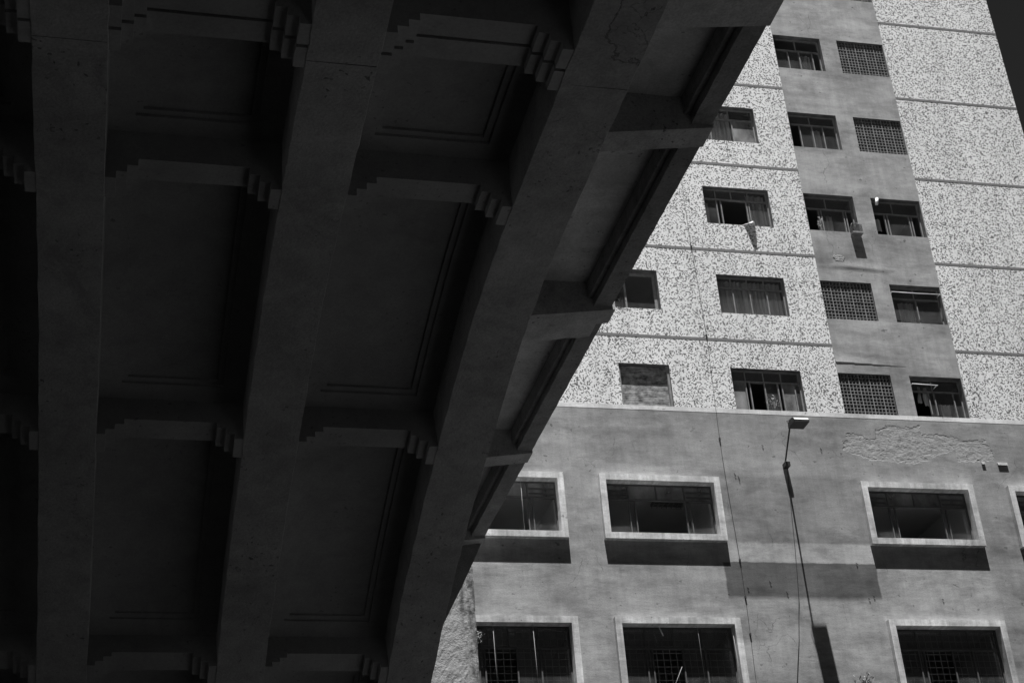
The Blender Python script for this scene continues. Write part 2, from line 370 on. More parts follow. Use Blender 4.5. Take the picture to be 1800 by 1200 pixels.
strip([(1.80, .152), (2.405, .152), (2.405, .192), (1.80, .192)], 'cantilever_slab', M['slab'])
strip([(2.43, 0), (2.53, 0), (2.53, .20), (2.40, .20), (2.40, .05), (2.43, .05)], 'edge_beam', M['edge'], .004, 1)
strip([(KL - 1.13, 0), (KL - 1.03, 0), (KL - .99, .05), (KL - .99, .20), (KL - 1.13, .20)], 'edge_beam', M['canti'])
def bracket(Y0, th, xo=2.537, rough=0.0):
    b = MB(); nx = 10; xo += .0105 * (Y0 - 4.8)
    for fY in (0, 1):
        for i in range(nx + 1):
            x = 1.80 + (xo - 1.80) * i / nx; t = (x - 1.84) / (xo - 1.847)
            z = Ze(Y0) - .118 + .106 * t + rough * noise.noise(Vector((i * .7, fY * 3.0, Y0)))
            b.v.append(L3(x, Y0 + th * fY + rough * .6 * noise.noise(Vector((i * .9, fY * 5, Y0 * 2))), z))
        for i in range(nx + 1):
            x = 1.80 + (xo - 1.80) * i / nx; b.v.append(L3(x, Y0 + th * fY, Ze(Y0) + .165))
    h = 2 * (nx + 1)
    for i in range(nx):
        a, c, d, e = i, i + 1, i + nx + 2, i + nx + 1
        b.f += [(a, c, d, e), (h + a, h + e, h + d, h + c), (a, h + a, h + c, c)]
    b.f += [(nx, 2 * nx + 1, h + 2 * nx + 1, h + nx)]
    return b.build('bracket', M['canti'], VB)
bracket(4.52, .165, rough=.006); bracket(4.70, .18); bracket(5.63, .15); bracket(7.36, .15, 2.555, .003)
bk = bracket(7.515, .16, 2.49, .009); bk['label'] = 'broken rough concrete bracket beside the smoother one'
bracket(9.30, .15); bracket(10.83, .15); bracket(2.17, .15); bracket(3.78, .15)
b = MB(); cw = lambda x: x + .19
b.prism([(5.4, 12.4), (6.5, 13.5), (7.03, 14.51), (7.42, 15.29), (7.60, 15.69), (7.60, 15.76), (5.4, 15.76)], lambda x, z: (cw(x), 32.78 - 14.4, z), lambda x, z: (cw(x), 33.1 - 14.4, z)); b.build('end_corbel', M['edge'], VB)
b = MB()
for x0_, x1_ in ((KL - .45, 1.83),):
    b.box(x0_ * S, x1_ * S, 10.6 * S - 14.4, 11.0 * S - 14.4, 0, EYE + 2.3 * S); b.box(x0_ * S, x1_ * S, -1.45 * S - 14.4, -1.1 * S - 14.4, 0, EYE + 2.3 * S)
b.build('abutment_wall', M['canti'], VB)

# ------------------------------------------------------------------ unseen block added behind the viewer to cut light on the soffit
NB = empty('light_blocker', (13, 4, 0)); tag(NB, 'plain unseen block added behind the viewer to hold back light', 'building')
b = MB(); b.box(0, 55, -22, 0, 0, 34); b.build('wall', M['dark_steel'], NB)
b = MB(); b.box(-.3, 55.3, -22.3, .3, 34.003, 34.4); b.build('roof', M['wall'], NB)
b = MB(); b.box(0, 2.4, 0, .06, 0, 1.5); wme = b.mesh('window', M['dark_steel'])
for i in range(13):
    for j in range(9): link('window', wme, NB, (1.8 + 4.1 * i, .002, 3.0 + 3.4 * j))

# ------------------------------------------------------------------ rough pier between viaduct and building
b = MB(); x0, x1, y0, y1, zt = 5.3, 7.64, 34.2, 34.98, 15.73
nx, nz = 40, 150
def pz(i, j):
    x = x0 + (x1 - x0) * i / nx; z = 2.0 + (zt - 2.0) * j / nz
    d = .012 * noise.noise(Vector((x * 3, z * 3, 1))) + .010 * max(0, noise.noise(Vector((x * 9, z * 9, 5)))) + .009 * noise.noise(Vector((x * 25, z * 25, 8)))
    proud = 0.05 if x > x1 - .19 else 0.0
    if x1 - .28 < x < x1 - .20: proud = -.03 * max(0, noise.noise(Vector((3, z * .8, 1))) + .3)
    e = max(0, (z - (zt - .12)) / .12); ex = max(0, (x - (x1 - .06)) / .06)
    return (x - .02 * e + .012 * noise.noise(Vector((z * 5, 2, i == nx))) * (i == nx), y0 - proud + d + .08 * e * e + .03 * ex, z)
for j in range(nz + 1):
    for i in range(nx + 1): b.v.append(pz(i, j))
for j in range(nz):
    for i in range(nx):
        a = j * (nx + 1) + i; b.f.append((a, a + 1, a + nx + 2, a + nx + 1))
b.box(x0, x1 - .03, y0 + .06, y1, 0, zt - .03)
o = b.build('abutment_pier', M['pier'], None); tag(o, 'rough pale concrete pier squeezed between the viaduct and the building', 'pier')

# ------------------------------------------------------------------ apartment building
FY = 35.0
BL = empty('apartment_building', (0, FY, 0))
tag(BL, 'tall apartment block with speckled mosaic cladding and a grey plaster strip', 'building')
COLA, COLA2, COLB, COLC = (15.07, 17.03), (12.0, 13.38), (18.10, 19.62), (20.17, 21.69)
ROWS = [(32.04, 33.30), (29.13, 30.38), (26.23, 27.48), (23.34, 24.56), (20.44, 21.66)]
def corr(u, p): return u * (FY - p) / FY
def corz(z, p): return EYE + (z - EYE) * (FY - p) / FY
SP = 0.155                                                       # how far the lower window surrounds stand out
LOW = []                                                        # lower windows: inner opening u0,u1,z0,z1
DZ = (corz(16.92, SP), corz(18.33, SP)); EZ = (12.35, corz(14.60, SP))
for (a, c) in ((7.28, 10.09), (11.325, 14.15), (18.32, 21.16), (22.50, 25.33)): LOW.append((corr(a, SP), corr(c, SP), DZ[0], DZ[1], 'D'))
for (a, c) in ((7.28, 10.115), (11.34, 14.165), (18.35, 21.18), (22.52, 25.35)): LOW.append((corr(a, SP), corr(c, SP), EZ[0], EZ[1], 'E'))

def wall_with_holes(name, mat, u0, u1, z0, z1, holes, depth):
    us = sorted({u0, u1} | {h[0] for h in holes} | {h[1] for h in holes}); zs = sorted({z0, z1} | {h[2] for h in holes} | {h[3] for h in holes})
    us = [u for u in us if u0 <= u <= u1]; zs = [z for z in zs if z0 <= z <= z1]
    b = MB()
    inh = lambda u, z: any(h[0] < u < h[1] and h[2] < z < h[3] for h in holes)
    for i in range(len(us) - 1):
        for j in range(len(zs) - 1):
            if inh((us[i] + us[i + 1]) / 2, (zs[j] + zs[j + 1]) / 2): continue
            a, c, d, e = us[i], us[i + 1], zs[j], zs[j + 1]
            b.add([(a, 0, d), (c, 0, d), (c, 0, e), (a, 0, e)], [(0, 1, 2, 3)])
    wallo = b.build(name, mat, BL)
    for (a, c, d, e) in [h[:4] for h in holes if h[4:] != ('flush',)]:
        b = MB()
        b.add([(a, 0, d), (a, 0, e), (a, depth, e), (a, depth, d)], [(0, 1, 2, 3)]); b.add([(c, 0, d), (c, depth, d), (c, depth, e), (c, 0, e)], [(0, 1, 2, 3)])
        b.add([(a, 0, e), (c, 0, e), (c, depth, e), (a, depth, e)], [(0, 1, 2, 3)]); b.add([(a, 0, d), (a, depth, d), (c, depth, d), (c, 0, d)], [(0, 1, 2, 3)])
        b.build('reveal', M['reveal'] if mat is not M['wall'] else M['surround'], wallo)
    return wallo
TOP = 38.0
hA = [(COLA[0], COLA[1], a, c) for a, c in ROWS[1:]] + [(COLA2[0], COLA2[1], a, c) for a, c in ROWS[3:]]
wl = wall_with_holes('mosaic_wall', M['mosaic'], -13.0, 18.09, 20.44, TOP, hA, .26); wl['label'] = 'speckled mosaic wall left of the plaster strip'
hS = [(COLB[0], COLB[1], a, c) for a, c in ROWS] + [(COLC[0], COLC[1], a, c) for a, c in ROWS] + [(COLC[0], COLC[1], 35.0, 36.25)]
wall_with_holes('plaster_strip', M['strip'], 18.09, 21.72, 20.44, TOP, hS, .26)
wr = wall_with_holes('mosaic_wall', M['mosaic'], 21.72, 25.74, 20.44, TOP, [], .26); wr['label'] = 'windowless speckled mosaic wall at the corner'
wall_with_holes('lower_wall', M['wall'], -13.0, 25.74, 0.0, 20.31, LOW + [(17.8, 22.2, 18.86, 20.268, 'flush')], .30)
b = MB(); b.box(-13.0, 25.745, -.004, .1, 20.312, 20.438); b.build('white_band', M['band'], BL)
for z in (34.18, 31.24, 28.28, 25.35, 22.50):
    b = MB(); b.box(-13.0, 18.087, -.006, .03, z - .04, z + .04); b.build('joint_strip', M['line'], BL)
    b = MB(); b.box(21.723, 25.742, -.006, .03, z - .04, z + .04); b.build('joint_strip', M['line'], BL)
b = MB(); b.add([(25.74, 0, 0), (25.74, 14, 0), (25.74, 14, TOP), (25.74, 0, TOP)], [(0, 1, 2, 3)]); b.build('side_wall', M['mosaic'], BL)
b = MB(); b.add([(-13, 0, 0), (-13, 0, TOP), (-13, 14, TOP), (-13, 14, 0)], [(0, 1, 2, 3)]); b.build('side_wall', M['mosaic'], BL)
b = MB(); b.add([(-13, 14, 0), (-13, 14, TOP), (25.74, 14, TOP), (25.74, 14, 0)], [(0, 1, 2, 3)]); b.build('rear_wall', M['wall'], BL)
b = MB(); b.box(-13, 25.74, 0.002, 14, TOP, TOP + .3); b.build('roof', M['wall'], BL)

def room(parent, u0, u1, z0, z1, y0, mat, dep=3.6, hi=.25, lo=.9):
    b = MB(); a, c, d, e, f = u0 - .35, u1 + .35, z0 - lo, z1 + hi, y0 + dep
    b.add([(a, y0, d), (c, y0, d), (c, f, d), (a, f, d), (a, y0, e), (c, y0, e), (c, f, e), (a, f, e)], [(0, 1, 2, 3), (4, 7, 6, 5), (1, 5, 6, 2), (2, 6, 7, 3), (3, 7, 4, 0)])
    # inner side of the outside wall round the opening
    for (p, q, r, s2) in ((a, u0, d, e), (u1, c, d, e), (u0, u1, d, z0), (u0, u1, z1, e)):
        b.add([(p, y0 + .002, r), (q, y0 + .002, r), (q, y0 + .002, s2), (p, y0 + .002, s2)], [(0, 1, 2, 3)])
    return b.build('room', mat, parent)

def pane(parent, a, c, d, e, y, mat):
    b = MB(); b.box(a, c, y, y + .005, d, e); return b.build('pane', mat, parent)
def curtain(parent, a, c, d, e, y, seed=0, mat=None):
    b = MB(); n = max(10, int((c - a) / .018)); rows_ = 8
    for j in range(rows_ + 1):
        for i in range(n + 1):
            x = a + (c - a) * i / n
            fold = .022 * math.sin(x * 46 + seed + 1.6 * math.sin(x * 9 + seed)) + .010 * noise.noise(Vector((x * 14, j * .25, seed)))
            b.v.append((x, y + fold * (1 + .3 * j / rows_), d + (e - d) * j / rows_))
    for j in range(rows_):
        for i in range(n): q = j * (n + 1) + i; b.f.append((q, q + 1, q + n + 2, q + n + 1))
    return b.build('curtain', mat or M['curtain'], parent, True)

def window(u0, u1, z0, z1, rec, tr, upm, lom, panes, curt=(), mat=None, bar=.031, upglass='glass', roommat='dark_room', fr=.034, extra=None, frost=()):
    """steel window: tr = share of the height taken by the upper lights, upm / lom = mullions (share of width), panes = glazed lower bays"""
    mat = mat or M['steel']; W_, H_ = u1 - u0, z1 - z0; b = MB(); y = rec; e = .004
    A, C, D_, E_ = u0 + e, u1 - e, z0 + e, z1 - e
    b.box(A, A + fr, y, y + .06, D_, E_); b.box(C - fr, C, y, y + .06, D_, E_); b.box(A + fr, C - fr, y, y + .06, E_ - fr, E_); b.box(A + fr, C - fr, y, y + .06, D_, D_ + fr)
    zt_ = z1 - tr * H_
    if tr > 0:
        b.box(A + fr, C - fr, y - .012, y + .055, zt_ - bar * .6, zt_ + bar * .6)
        for q in upm: b.box(u0 + q * W_ - bar * .4, u0 + q * W_ + bar * .4, y + .004, y + .05, zt_ + bar * .6, E_ - fr)
    ztop = zt_ - bar * .6 if tr > 0 else E_ - fr
    for q in lom: b.box(u0 + q * W_ - bar * .5, u0 + q * W_ + bar * .5, y - .004, y + .05, D_ + fr, ztop)
    wroot = b.build('window', mat, BL)
    edges = [0] + sorted(lom) + [1]
    for i in panes: pane(wroot, u0 + edges[i] * W_ + .02, u0 + edges[i + 1] * W_ - .02, D_ + .02, ztop, y + .024 + .004 * (i % 2), M['frost' if i in frost else 'glass'])
    if tr > 0:
        ue = [0] + sorted(upm) + [1]
        for i in range(len(ue) - 1):
            if upglass != 'none': pane(wroot, u0 + ue[i] * W_ + .02, u0 + ue[i + 1] * W_ - .02, zt_, E_ - .02, y + .026, M[upglass])
    for (a, c, d, e2, sd_) in curt: curtain(wroot, u0 + a * W_, u0 + c * W_, z0 + d * H_ + .01, z0 + e2 * H_ - .02, y + .15, sd_)
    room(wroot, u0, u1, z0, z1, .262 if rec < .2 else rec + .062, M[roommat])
    return wroot
A0, A1 = COLA
window(A0, A1, *ROWS[1], .14, .30, [.3, .62], [.3, .65], [0, 1, 2], [(.02, .64, .02, .98, 1)], frost=(2,))
window(A0, A1, *ROWS[2], .13, .27, [.21, .45, .70], [.21, .275, .665, .70], [0, 4], [(.03, .11, .02, .72, 2), (.69, .97, .02, .98, 3)])
window(A0, A1, *ROWS[3], .13, .28, [.23, .47, .72], [.24, .49, .74], [0, 1, 2, 3], [(.03, .97, .02, .98, 4)])
window(A0, A1, *ROWS[4], .13, .27, [.22, .48, .73], [.21, .27, .48, .67, .73, .91], [0, 3, 5, 6], frost=(0, 5))
wA = window(*COLA2, *ROWS[3], .20, 0, [], [.36], [0, 1], bar=.05, fr=.075)
# shuttered window
b = MB(); e = .004; (u0, u1), (z0, z1) = COLA2, ROWS[4]
b.box(u0 + e, u0 + .045, .04, .13, z0 + e, z1 - e); b.box(u1 - .06, u1 - e, .06, .13, z0 + e, z1 - e); b.box(u0 + .05, u1 - .06, .06, .13, z0 + e, z0 + .03)
shw = b.build('window', M['steel'], BL); shw['label'] = 'window closed by a weathered roller shutter'
b = MB(); ns = 24
for i in range(ns):
    a = z0 + .03 + (z1 - z0 - .05) * i / ns; c = z0 + .03 + (z1 - z0 - .05) * (i + 1) / ns
    b.box(u0 + .04, u1 - .05, .142 + .0012 * math.sin(i * 1.7), .16, a + .004, c)
    b.box(u0 + .04, u1 - .05, .155, .165, a, a + .004)
b.build('roller_shutter', M['shutter'], shw)
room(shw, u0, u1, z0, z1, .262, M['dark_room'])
B0, B1 = COLB; C0, C1 = COLC
wB = window(B0, B1, *ROWS[0], .17, .34, [.5], [.04, .31, .55, .83], [1, 2, 3], [(.57, .82, .02, .65, 5)], upglass='none')
window(B0, B1, *ROWS[1], .14, .27, [.47], [.24, .50, .72], [1, 2, 3], [(.52, .70, .02, .7, 6)])
window(B0, B1, *ROWS[2], .17, .32, [.47], [.30, .35, .80, .85], [1, 2], [(.48, .60, .02, .6, 8)])
window(C0, C1, *ROWS[2], .16, .34, [.46], [.27, .33, .77, .82], [1, 2], [(.02, .22, .25, .6, 9)])
window(C0, C1, *ROWS[3], .15, .30, [.5], [.52], [0, 1], [(.20, .50, .02, .68, 7)])
window(C0, C1, *ROWS[4], .16, .31, [.46], [.36, .47, .84], [1, 2, 3], [(.60, .80, .02, .45, 3)])

# lattice screens of hollow concrete blocks: each block is 3 x 3 openings
nb, nr = 5, 4
def block_mesh(bw, bh):
    b = MB(); t = .0105; dp = .09
    for i in range(4):
        x = (bw - .006) * i / 3 + .003; a, c = max(.003, x - t), min(bw - .003, x + t)
        b.box(a, c, 0, dp, .003, bh - .003)
        z = (bh - .006) * i / 3 + .003; d, e = max(.003, z - t), min(bh - .003, z + t)
        xs = [(bw - .006) * q / 3 + .003 for q in range(4)]
        for q in range(3): b.box(xs[q] + (t if q else t), xs[q + 1] - t, .001, dp - .001, d, e)
    return b.mesh('block', M['block'])
def lattice(u, z):
    bw, bh = (u[1] - u[0]) / nb, (z[1] - z[0]) / nr
    f = MB(); e = .0025
    for i in range(1, nb): f.box(u[0] + bw * i - .005, u[0] + bw * i + .005, .05, .13, z[0] + e, z[1] - e)
    for j in range(1, nr):
        for i in range(nb): f.box(u[0] + bw * i + .006, u[0] + bw * (i + 1) - .006, .05, .13, z[0] + bh * j - .005, z[0] + bh * j + .005)
    root = f.build('lattice_screen', M['mortar'], BL)
    me = block_mesh(bw, bh)
    for i in range(nb):
        for j in range(nr):
            link('block', me, root, (u[0] + bw * i, .056 + random.uniform(-.004, .004), z[0] + bh * j))
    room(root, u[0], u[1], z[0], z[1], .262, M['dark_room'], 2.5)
lattice(COLC, (35.0, 36.25)); lattice(COLC, ROWS[0]); lattice(COLC, ROWS[1]); lattice(COLB, ROWS[3]); lattice(COLB, ROWS[4])

# lower windows with projecting white surrounds
def surround(u0, u1, z0, z1):
    t = .158; b = MB(); y0_, y1_ = -SP, .02
    o_ = [(u0 - t, z0 - t), (u1 + t, z0 - t), (u1 + t, z1 + t), (u0 - t, z1 + t)]; i_ = [(u0 + .003, z0 + .003), (u1 - .003, z0 + .003), (u1 - .003, z1 - .003), (u0 + .003, z1 - .003)]
    for yy in (y0_, y1_): b.v += [(x, yy, z) for x, z in o_] + [(x, yy, z) for x, z in i_]
    for k in range(4):
        n = (k + 1) % 4; b.f += [(k, n, 4 + n, 4 + k), (8 + k, 12 + k, 12 + n, 8 + n), (k, 8 + k, 8 + n, n), (4 + k, 4 + n, 12 + n, 12 + k)]
    return b
def low_window(u0, u1, z0, z1, typ):
    W_, H_ = u1 - u0, z1 - z0
    if typ == 'D':
        wn_ = window(u0, u1, z0, z1, .10, .30, [.22, .48, .74], [.22, .275, .74, .785], [0, 1, 3, 4], mat=M['dark_steel'], bar=.03, fr=.035, roommat='room', upglass='frost')
        zt_ = z1 - .30 * H_                                            # louvre blades in the outer top lights
        for (p, q) in ((.02, .205), (.755, .98)):
            for k in range(2):
                zc = zt_ + .07 + .13 * k; b = MB()
                b.prism([(.085, zc), (.09, zc - .006), (.128, zc + .055), (.123, zc + .061)], lambda y_, z_: (u0 + p * W_, y_, z_), lambda y_, z_: (u0 + q * W_, y_, z_))
                b.build('louvre', M['dark_steel'], wn_)
    else:
        wn_ = window(u0, u1, z0, z1, .12, .24, [.22, .47, .72], [.22, .27, .54, .74], [0, 1, 3, 4], mat=M['dark_steel'], bar=.035, fr=.04, roommat='dark_room')
        b = MB(); x = u0 + .06                                            # security grille behind the glass
        while x < u1 - .03: b.box(x - .007, x + .007, .20, .214, z0, z1); x += .165
        z = z0 + .1
        while z < z1 - .03: b.box(u0, u1, .216, .228, z - .007, z + .007); z += .165
        b.build('grille', M['grille'], wn_)
    s_ = surround(u0, u1, z0, z1).build('surround', M['surround'], wn_)
for L_ in LOW: low_window(*L_)

# plaster damage: raised ragged relief on the wall and a lip above the lattice
def relief(name, u0, u1, z0, z1, step, hf, mat, parent):
    nx, nz = int((u1 - u0) / step), int((z1 - z0) / step); b = MB(); idx = {}
    H = {}
    for i in range(nx + 1):
        for j in range(nz + 1): H[i, j] = hf(u0 + step * i, z0 + step * j)
    def vid(i, j):
        if (i, j) not in idx:
            idx[i, j] = len(b.v); b.v.append((u0 + step * i, -max(H[i, j], .0005), z0 + step * j))
        return idx[i, j]
    for i in range(nx):
        for j in range(nz):
            if max(H[i, j], H[i + 1, j], H[i, j + 1], H[i + 1, j + 1]) > .0015: b.f.append((vid(i, j), vid(i + 1, j), vid(i + 1, j + 1), vid(i, j + 1)))
    return b.build(name, mat, parent)
def peel(u, z):
    n1 = noise.fractal(Vector((u * 1.3, z * 2.2, 3)), 1, 2, 5); t = (u - 17.87) / 4.4
    lo = 19.45 - .45 * math.sin(math.pi * min(1, t * 1.25 + .08)) if t < .72 else 19.12 + .35 * (t - .72)
    hi = 19.68 + (.42 if .22 < t < .52 else .12 if t < .22 else .22 - .15 * (t - .5)) + .12 * n1
    n4 = noise.fractal(Vector((u * 2.6, z * 5.2, 13)), 1, 2, 6)
    m_ = min(z - lo, hi - z, (u - 17.87 - .1 * n1), (22.1 - u)) + .05 * n1 + .06 * noise.noise(Vector((u * 9, z * 14, 2))) - .12 * max(0, n4) - .16 * max(0, noise.noise(Vector((u * 1.7, z * 3.5, 21))))
    if m_ < 0: return 0
    n2 = noise.fractal(Vector((u * 5, z * 8, 1)), 1, 2, 5); n5 = noise.noise(Vector((u * 16, z * 24, 6)))
    return max(.0008, .0055 + .0035 * n2 + .003 * n5)
def peel_mat():
    q = NT('peeled_plaster')
    n1 = q.noise(q.scale((1, 1, 1.8)), 5, 8, .75, .6); n2 = q.noise(q.scale((1, 1, 1.6)), 13, 5, .7)
    c = q.math('MULTIPLY', q.ramp(n1, .32, .68, .6, 1.4), q.ramp(n2, .58, .66, 1.0, .3))
    q.grey(q.math('MULTIPLY', c, .31)); q.bump(q.math('ADD', n1, q.math('MULTIPLY', n2, .5)), .012); return q.m
M['peel'] = peel_mat()
b = MB(); nx, nz, stp = 200, 64, .022; depth = {}                 # the coat has fallen off: the bare patch lies deeper than the wall face
for i in range(nx + 1):
    for j in range(nz + 1):
        u, z = 17.8 + stp * i, 18.86 + stp * j; edge = i in (0, nx) or j in (0, nz)
        depth[i, j] = 0 if edge else peel(u, z); b.v.append((u + (0 if edge else .007 * noise.noise(Vector((u * 40, z * 40, 1)))), depth[i, j], z + (0 if edge else .007 * noise.noise(Vector((u * 40, z * 40, 9))))))
fm = []
for i in range(nx):
    for j in range(nz):
        q = i * (nz + 1) + j; b.f.append((q, q + nz + 1, q + nz + 2, q + 1)); fm.append(1 if min(depth[i, j], depth[i + 1, j], depth[i, j + 1], depth[i + 1, j + 1]) > 0 else 0)
me = b.mesh('peeled_plaster', M['wall']); me.materials.append(M['peel'])
for p_, k in zip(me.polygons, fm): p_.material_index = k
link('peeled_plaster', me, BL)
def lip(u, z):
    t = (u - 18.1) / 2.1; zc = 21.99 - .06 * t
    if t < 0 or t > 1 or z < zc - .02: return 0
    d = z - zc; a = (1 - t) ** .6
    n1 = noise.noise(Vector((u * 6, z * 6, 2)))
    return max(0, (.020 * a) * max(0, 1 - d / .22) ** 1.3 + .0015 * n1) if d > 0 else 0
relief('plaster_lip', 18.1, 20.2, 21.9, 22.25, .015, lip, M['strip'], BL)
def lip2(u, z):
    t = (u - 18.2) / 2.3; zc = 25.0 - .05 * t
    d = z - zc
    if t < 0 or t > 1: return 0
    return max(0, .020 * math.sin(math.pi * t) * (1 + .5 * noise.noise(Vector((u * 3, z * 3, 7)))) * math.exp(-((d - .08) / (.09 if d < .08 else .16)) ** 2) - .0008)
relief('plaster_bulge', 18.2, 20.5, 24.85, 25.4, .03, lip2, M['strip'], BL)
def chip(u, z):
    d = math.hypot((u - 18.80) / .16, (z - 25.33) / .10) + .5 * noise.noise(Vector((u * 14, z * 14, 4)))
    return .012 + .008 * noise.noise(Vector((u * 30, z * 30, 1))) if d < 1 else 0
relief('plaster_chip', 18.55, 19.05, 25.15, 25.5, .012, chip, M['peel'], BL)

for (u, z, l_) in ((14.73, 18.60, .10), (14.82, 18.53, .16), (17.90, 15.36, .05), (17.76, 15.30, .05), (19.75, 15.30, .04), (15.22, 15.72, .10), (15.62, 15.45, .11), (14.62, 15.55, .08), (17.60, 16.22, .04), (15.60, 19.42, .05), (17.2, 19.4, .09)):
    b = MB(); b.tube([(u, -.002, z), (u + .012, -.03, z - l_ * .5), (u + .03, -.012, z - l_)], .007, 5); b.build('wall_hook', M['black'], BL)

# ------------------------------------------------------------------ things on and in front of the facade (absolute coordinates, wall face at y = 35)
def W(u, p, z): return (u, FY - p, z)
# floodlight
fl = empty('floodlight', W(16.15, 0, 18.9)); tag(fl, 'boxy floodlight on a long black arm reaching out from the wall', 'lamp')
def R(u, p, z): return (u - 16.15, -p, z - 18.9)
b = MB(); b.tube([R(16.15, .02, 18.90), R(16.05, .5, 19.09), R(15.90, 1.21, 19.36)], .022, 8); b.build('arm', M['black'], fl, True)
b = MB(); sec = [(1.20, 19.36), (1.22, 19.42), (1.28, 19.465), (1.40, 19.475), (1.49, 19.46), (1.56, 19.42), (1.59, 19.37)]
b.prism([(p, z) for p, z in sec], lambda p, z: R(15.875, p, z), lambda p, z: R(16.255, p, z)); b.build('hood', M['white'], fl)
b = MB(); b.box(15.868 - 16.15, 16.262 - 16.15, -1.605, -1.19, 19.30 - 18.9, 19.358 - 18.9); b.build('lamp_housing', M['black'], fl)
b = MB()
for uu in (15.868, 16.262):
    pass
b.prism(sec, lambda p, z: R(15.858, p, z), lambda p, z: R(15.872, p, z)); b.prism([(1.19, 19.30), (1.21, 19.42), (1.33, 19.485), (1.605, 19.38), (1.605, 19.30)], lambda p, z: R(15.852, p, z), lambda p, z: R(15.858, p, z))
b.build('end_plate', M['black'], fl)
b = MB(); b.tube([R(15.86, 1.25, 19.40), R(15.80, 1.28, 19.46), R(15.86, 1.38, 19.45)], .008, 5); b.build('bail', M['black'], fl)
b = MB(); b.box(-.075, .06, -.20, 0.0, -.14, -.02); b.build('junction_box', M['black'], fl)
b = MB(); b.tube([R(16.16 + .05 * math.cos(a), .16 + .02 * math.sin(2 * a), 18.88 + .07 * math.sin(a)) for a in [i * .5 for i in range(14)]], .006, 5); b.build('cable_loop', M['white'], fl)
# cables
b = MB(); b.tube([W(14.50 + .03 * math.sin(z * .9), .02, z) for z in [31.5 - .5 * i for i in range(43)]], .0058, 5)
for z in (19.54, 16.23, 14.33, 15.27, 22.6, 25.4): b.box(14.50 + .03 * math.sin(z * .9) - .02, 14.50 + .03 * math.sin(z * .9) + .02, FY - .04, FY, z - .03, z + .03)
tag(b.build('wall_cable', M['wire']), 'long thin dark cable running straight down the whole wall left of the floodlight', 'cable')
b = MB(); pts = [(16.19, 18.78), (16.14, 18.2), (16.09, 17.4), (16.04, 16.63), (15.97, 15.9), (15.90, 15.2), (15.83, 14.77), (15.74, 14.2), (15.60, 13.6), (15.48, 13.0), (15.35, 12.0)]
b.tube([W(u, .015 + .01 * math.sin(i * 1.7), z) for i, (u, z) in enumerate(pts)], .008, 5)
tag(b.build('hanging_wire', M['wire']), 'slack thin wire drooping down the wall below the floodlight', 'wire')
# bird cage
bc = empty('birdcage', W(19.47, .10, 26.13)); tag(bc, 'small wire birdcage hung on the jamb of a strip window', 'birdcage')
hw, hd, hh = .15, .075, .36
b = MB()
for i in range(9):
    x = -hw + 2 * hw * i / 8
    for yy in (-hd, hd): b.tube([(x, yy, .03), (x, yy, hh * .7), (x * .8, yy * .55, hh * .92), (x * .7, 0, hh)], .0045, 4)
for i in range(1, 7):
    yy = -hd + 2 * hd * i / 7
    for x in (-hw, hw): b.tube([(x, yy, .03), (x, yy, hh * .7), (x * .75, yy * .6, hh * .94)], .0045, 4)
for z in (.12, .2, .27): b.tube([(-hw, -hd, z), (hw, -hd, z), (hw, hd, z), (-hw, hd, z), (-hw, -hd, z)], .005, 4)
b.build('cage_bars', M['dark_steel'], bc)
b = MB(); b.box(-hw - .01, hw + .01, -hd - .01, hd + .01, -.02, .035); b.build('tray', M['steel'], bc)
b = MB(); b.box(-hw * .5, hw * .6, -.02, .10, .04, .22); b.build('seed_box', M['wire'], bc)
b = MB(); b.tube([(.0, .0, hh), (.03, .05, hh + .07), (.12, .24, hh + .14)], .006, 5); b.build('hook', M['black'], bc)
# foliage helper
def leaves(b, c, sp, n, ln, wd, seed, upb=.3):
    rd = random.Random(seed)
    for _ in range(n):
        p = Vector((c[0] + rd.gauss(0, sp[0]), c[1] + rd.gauss(0, sp[1]), c[2] + rd.gauss(0, sp[2])))
        d = Vector((rd.uniform(-1, 1), rd.uniform(-1, .6), rd.uniform(-.6, 1) + upb)).normalized(); s_ = d.cross(Vector((rd.uniform(-1, 1), rd.uniform(-1, 1), rd.uniform(-1, 1)))).normalized()
        l_, w_ = ln * rd.uniform(.6, 1.3), wd * rd.uniform(.7, 1.3); nrm = d.cross(s_) * w_ * .35
        b.add([p, p + d * l_ * .5 + s_ * w_ - nrm, p + d * l_, p + d * l_ * .5 - s_ * w_ - nrm, p + d * l_ * .5], [(0, 1, 4), (1, 2, 4), (2, 3, 4), (3, 0, 4)])
def plant(name, u, p, z, h, spread, n, ln, wd, label, seed, mat='leaf', pot=None, stems=4):
    t = empty(name, W(u, p, z)); tag(t, label, 'plant'); rd = random.Random(seed)
    b = MB()
    for k in range(stems):
        a = rd.uniform(-1, 1); b.tube([(a * .02, 0, 0), (a * spread * .5, rd.uniform(-.02, .02), h * .5), (a * spread, rd.uniform(-.04, .04), h * rd.uniform(.8, 1))], .006, 4)
    b.build('stem', M['wire'] if mat == 'leaf' else M['leaf_pale'], t)
    b = MB(); leaves(b, (0, 0, h * .6), (spread * .55, .04, h * .24), n, ln, wd, seed); b.build('foliage', M[mat], t)
    if pot:
        b = MB(); sec = [(-pot * .75, 0), (pot * .75, 0), (pot, pot * 1.3), (-pot, pot * 1.3)]
        ring = lambda r, zz: [(r * math.cos(i * math.pi / 5), r * math.sin(i * math.pi / 5), zz) for i in range(10)]
        b.add(ring(pot * .75, 0) + ring(pot, pot * 1.3), [tuple(range(9, -1, -1)), tuple(range(10, 20))] + [(i, (i + 1) % 10, 10 + (i + 1) % 10, 10 + i) for i in range(10)])
        b.build('pot', M['pot'], t)
    return t
plant('potted_plant', 18.46, -.05, 26.235, .42, .06, 46, .06, .022, 'small leafy plant on the sill beside the birdcage window', 3, 'leaf_pale', None, 3)
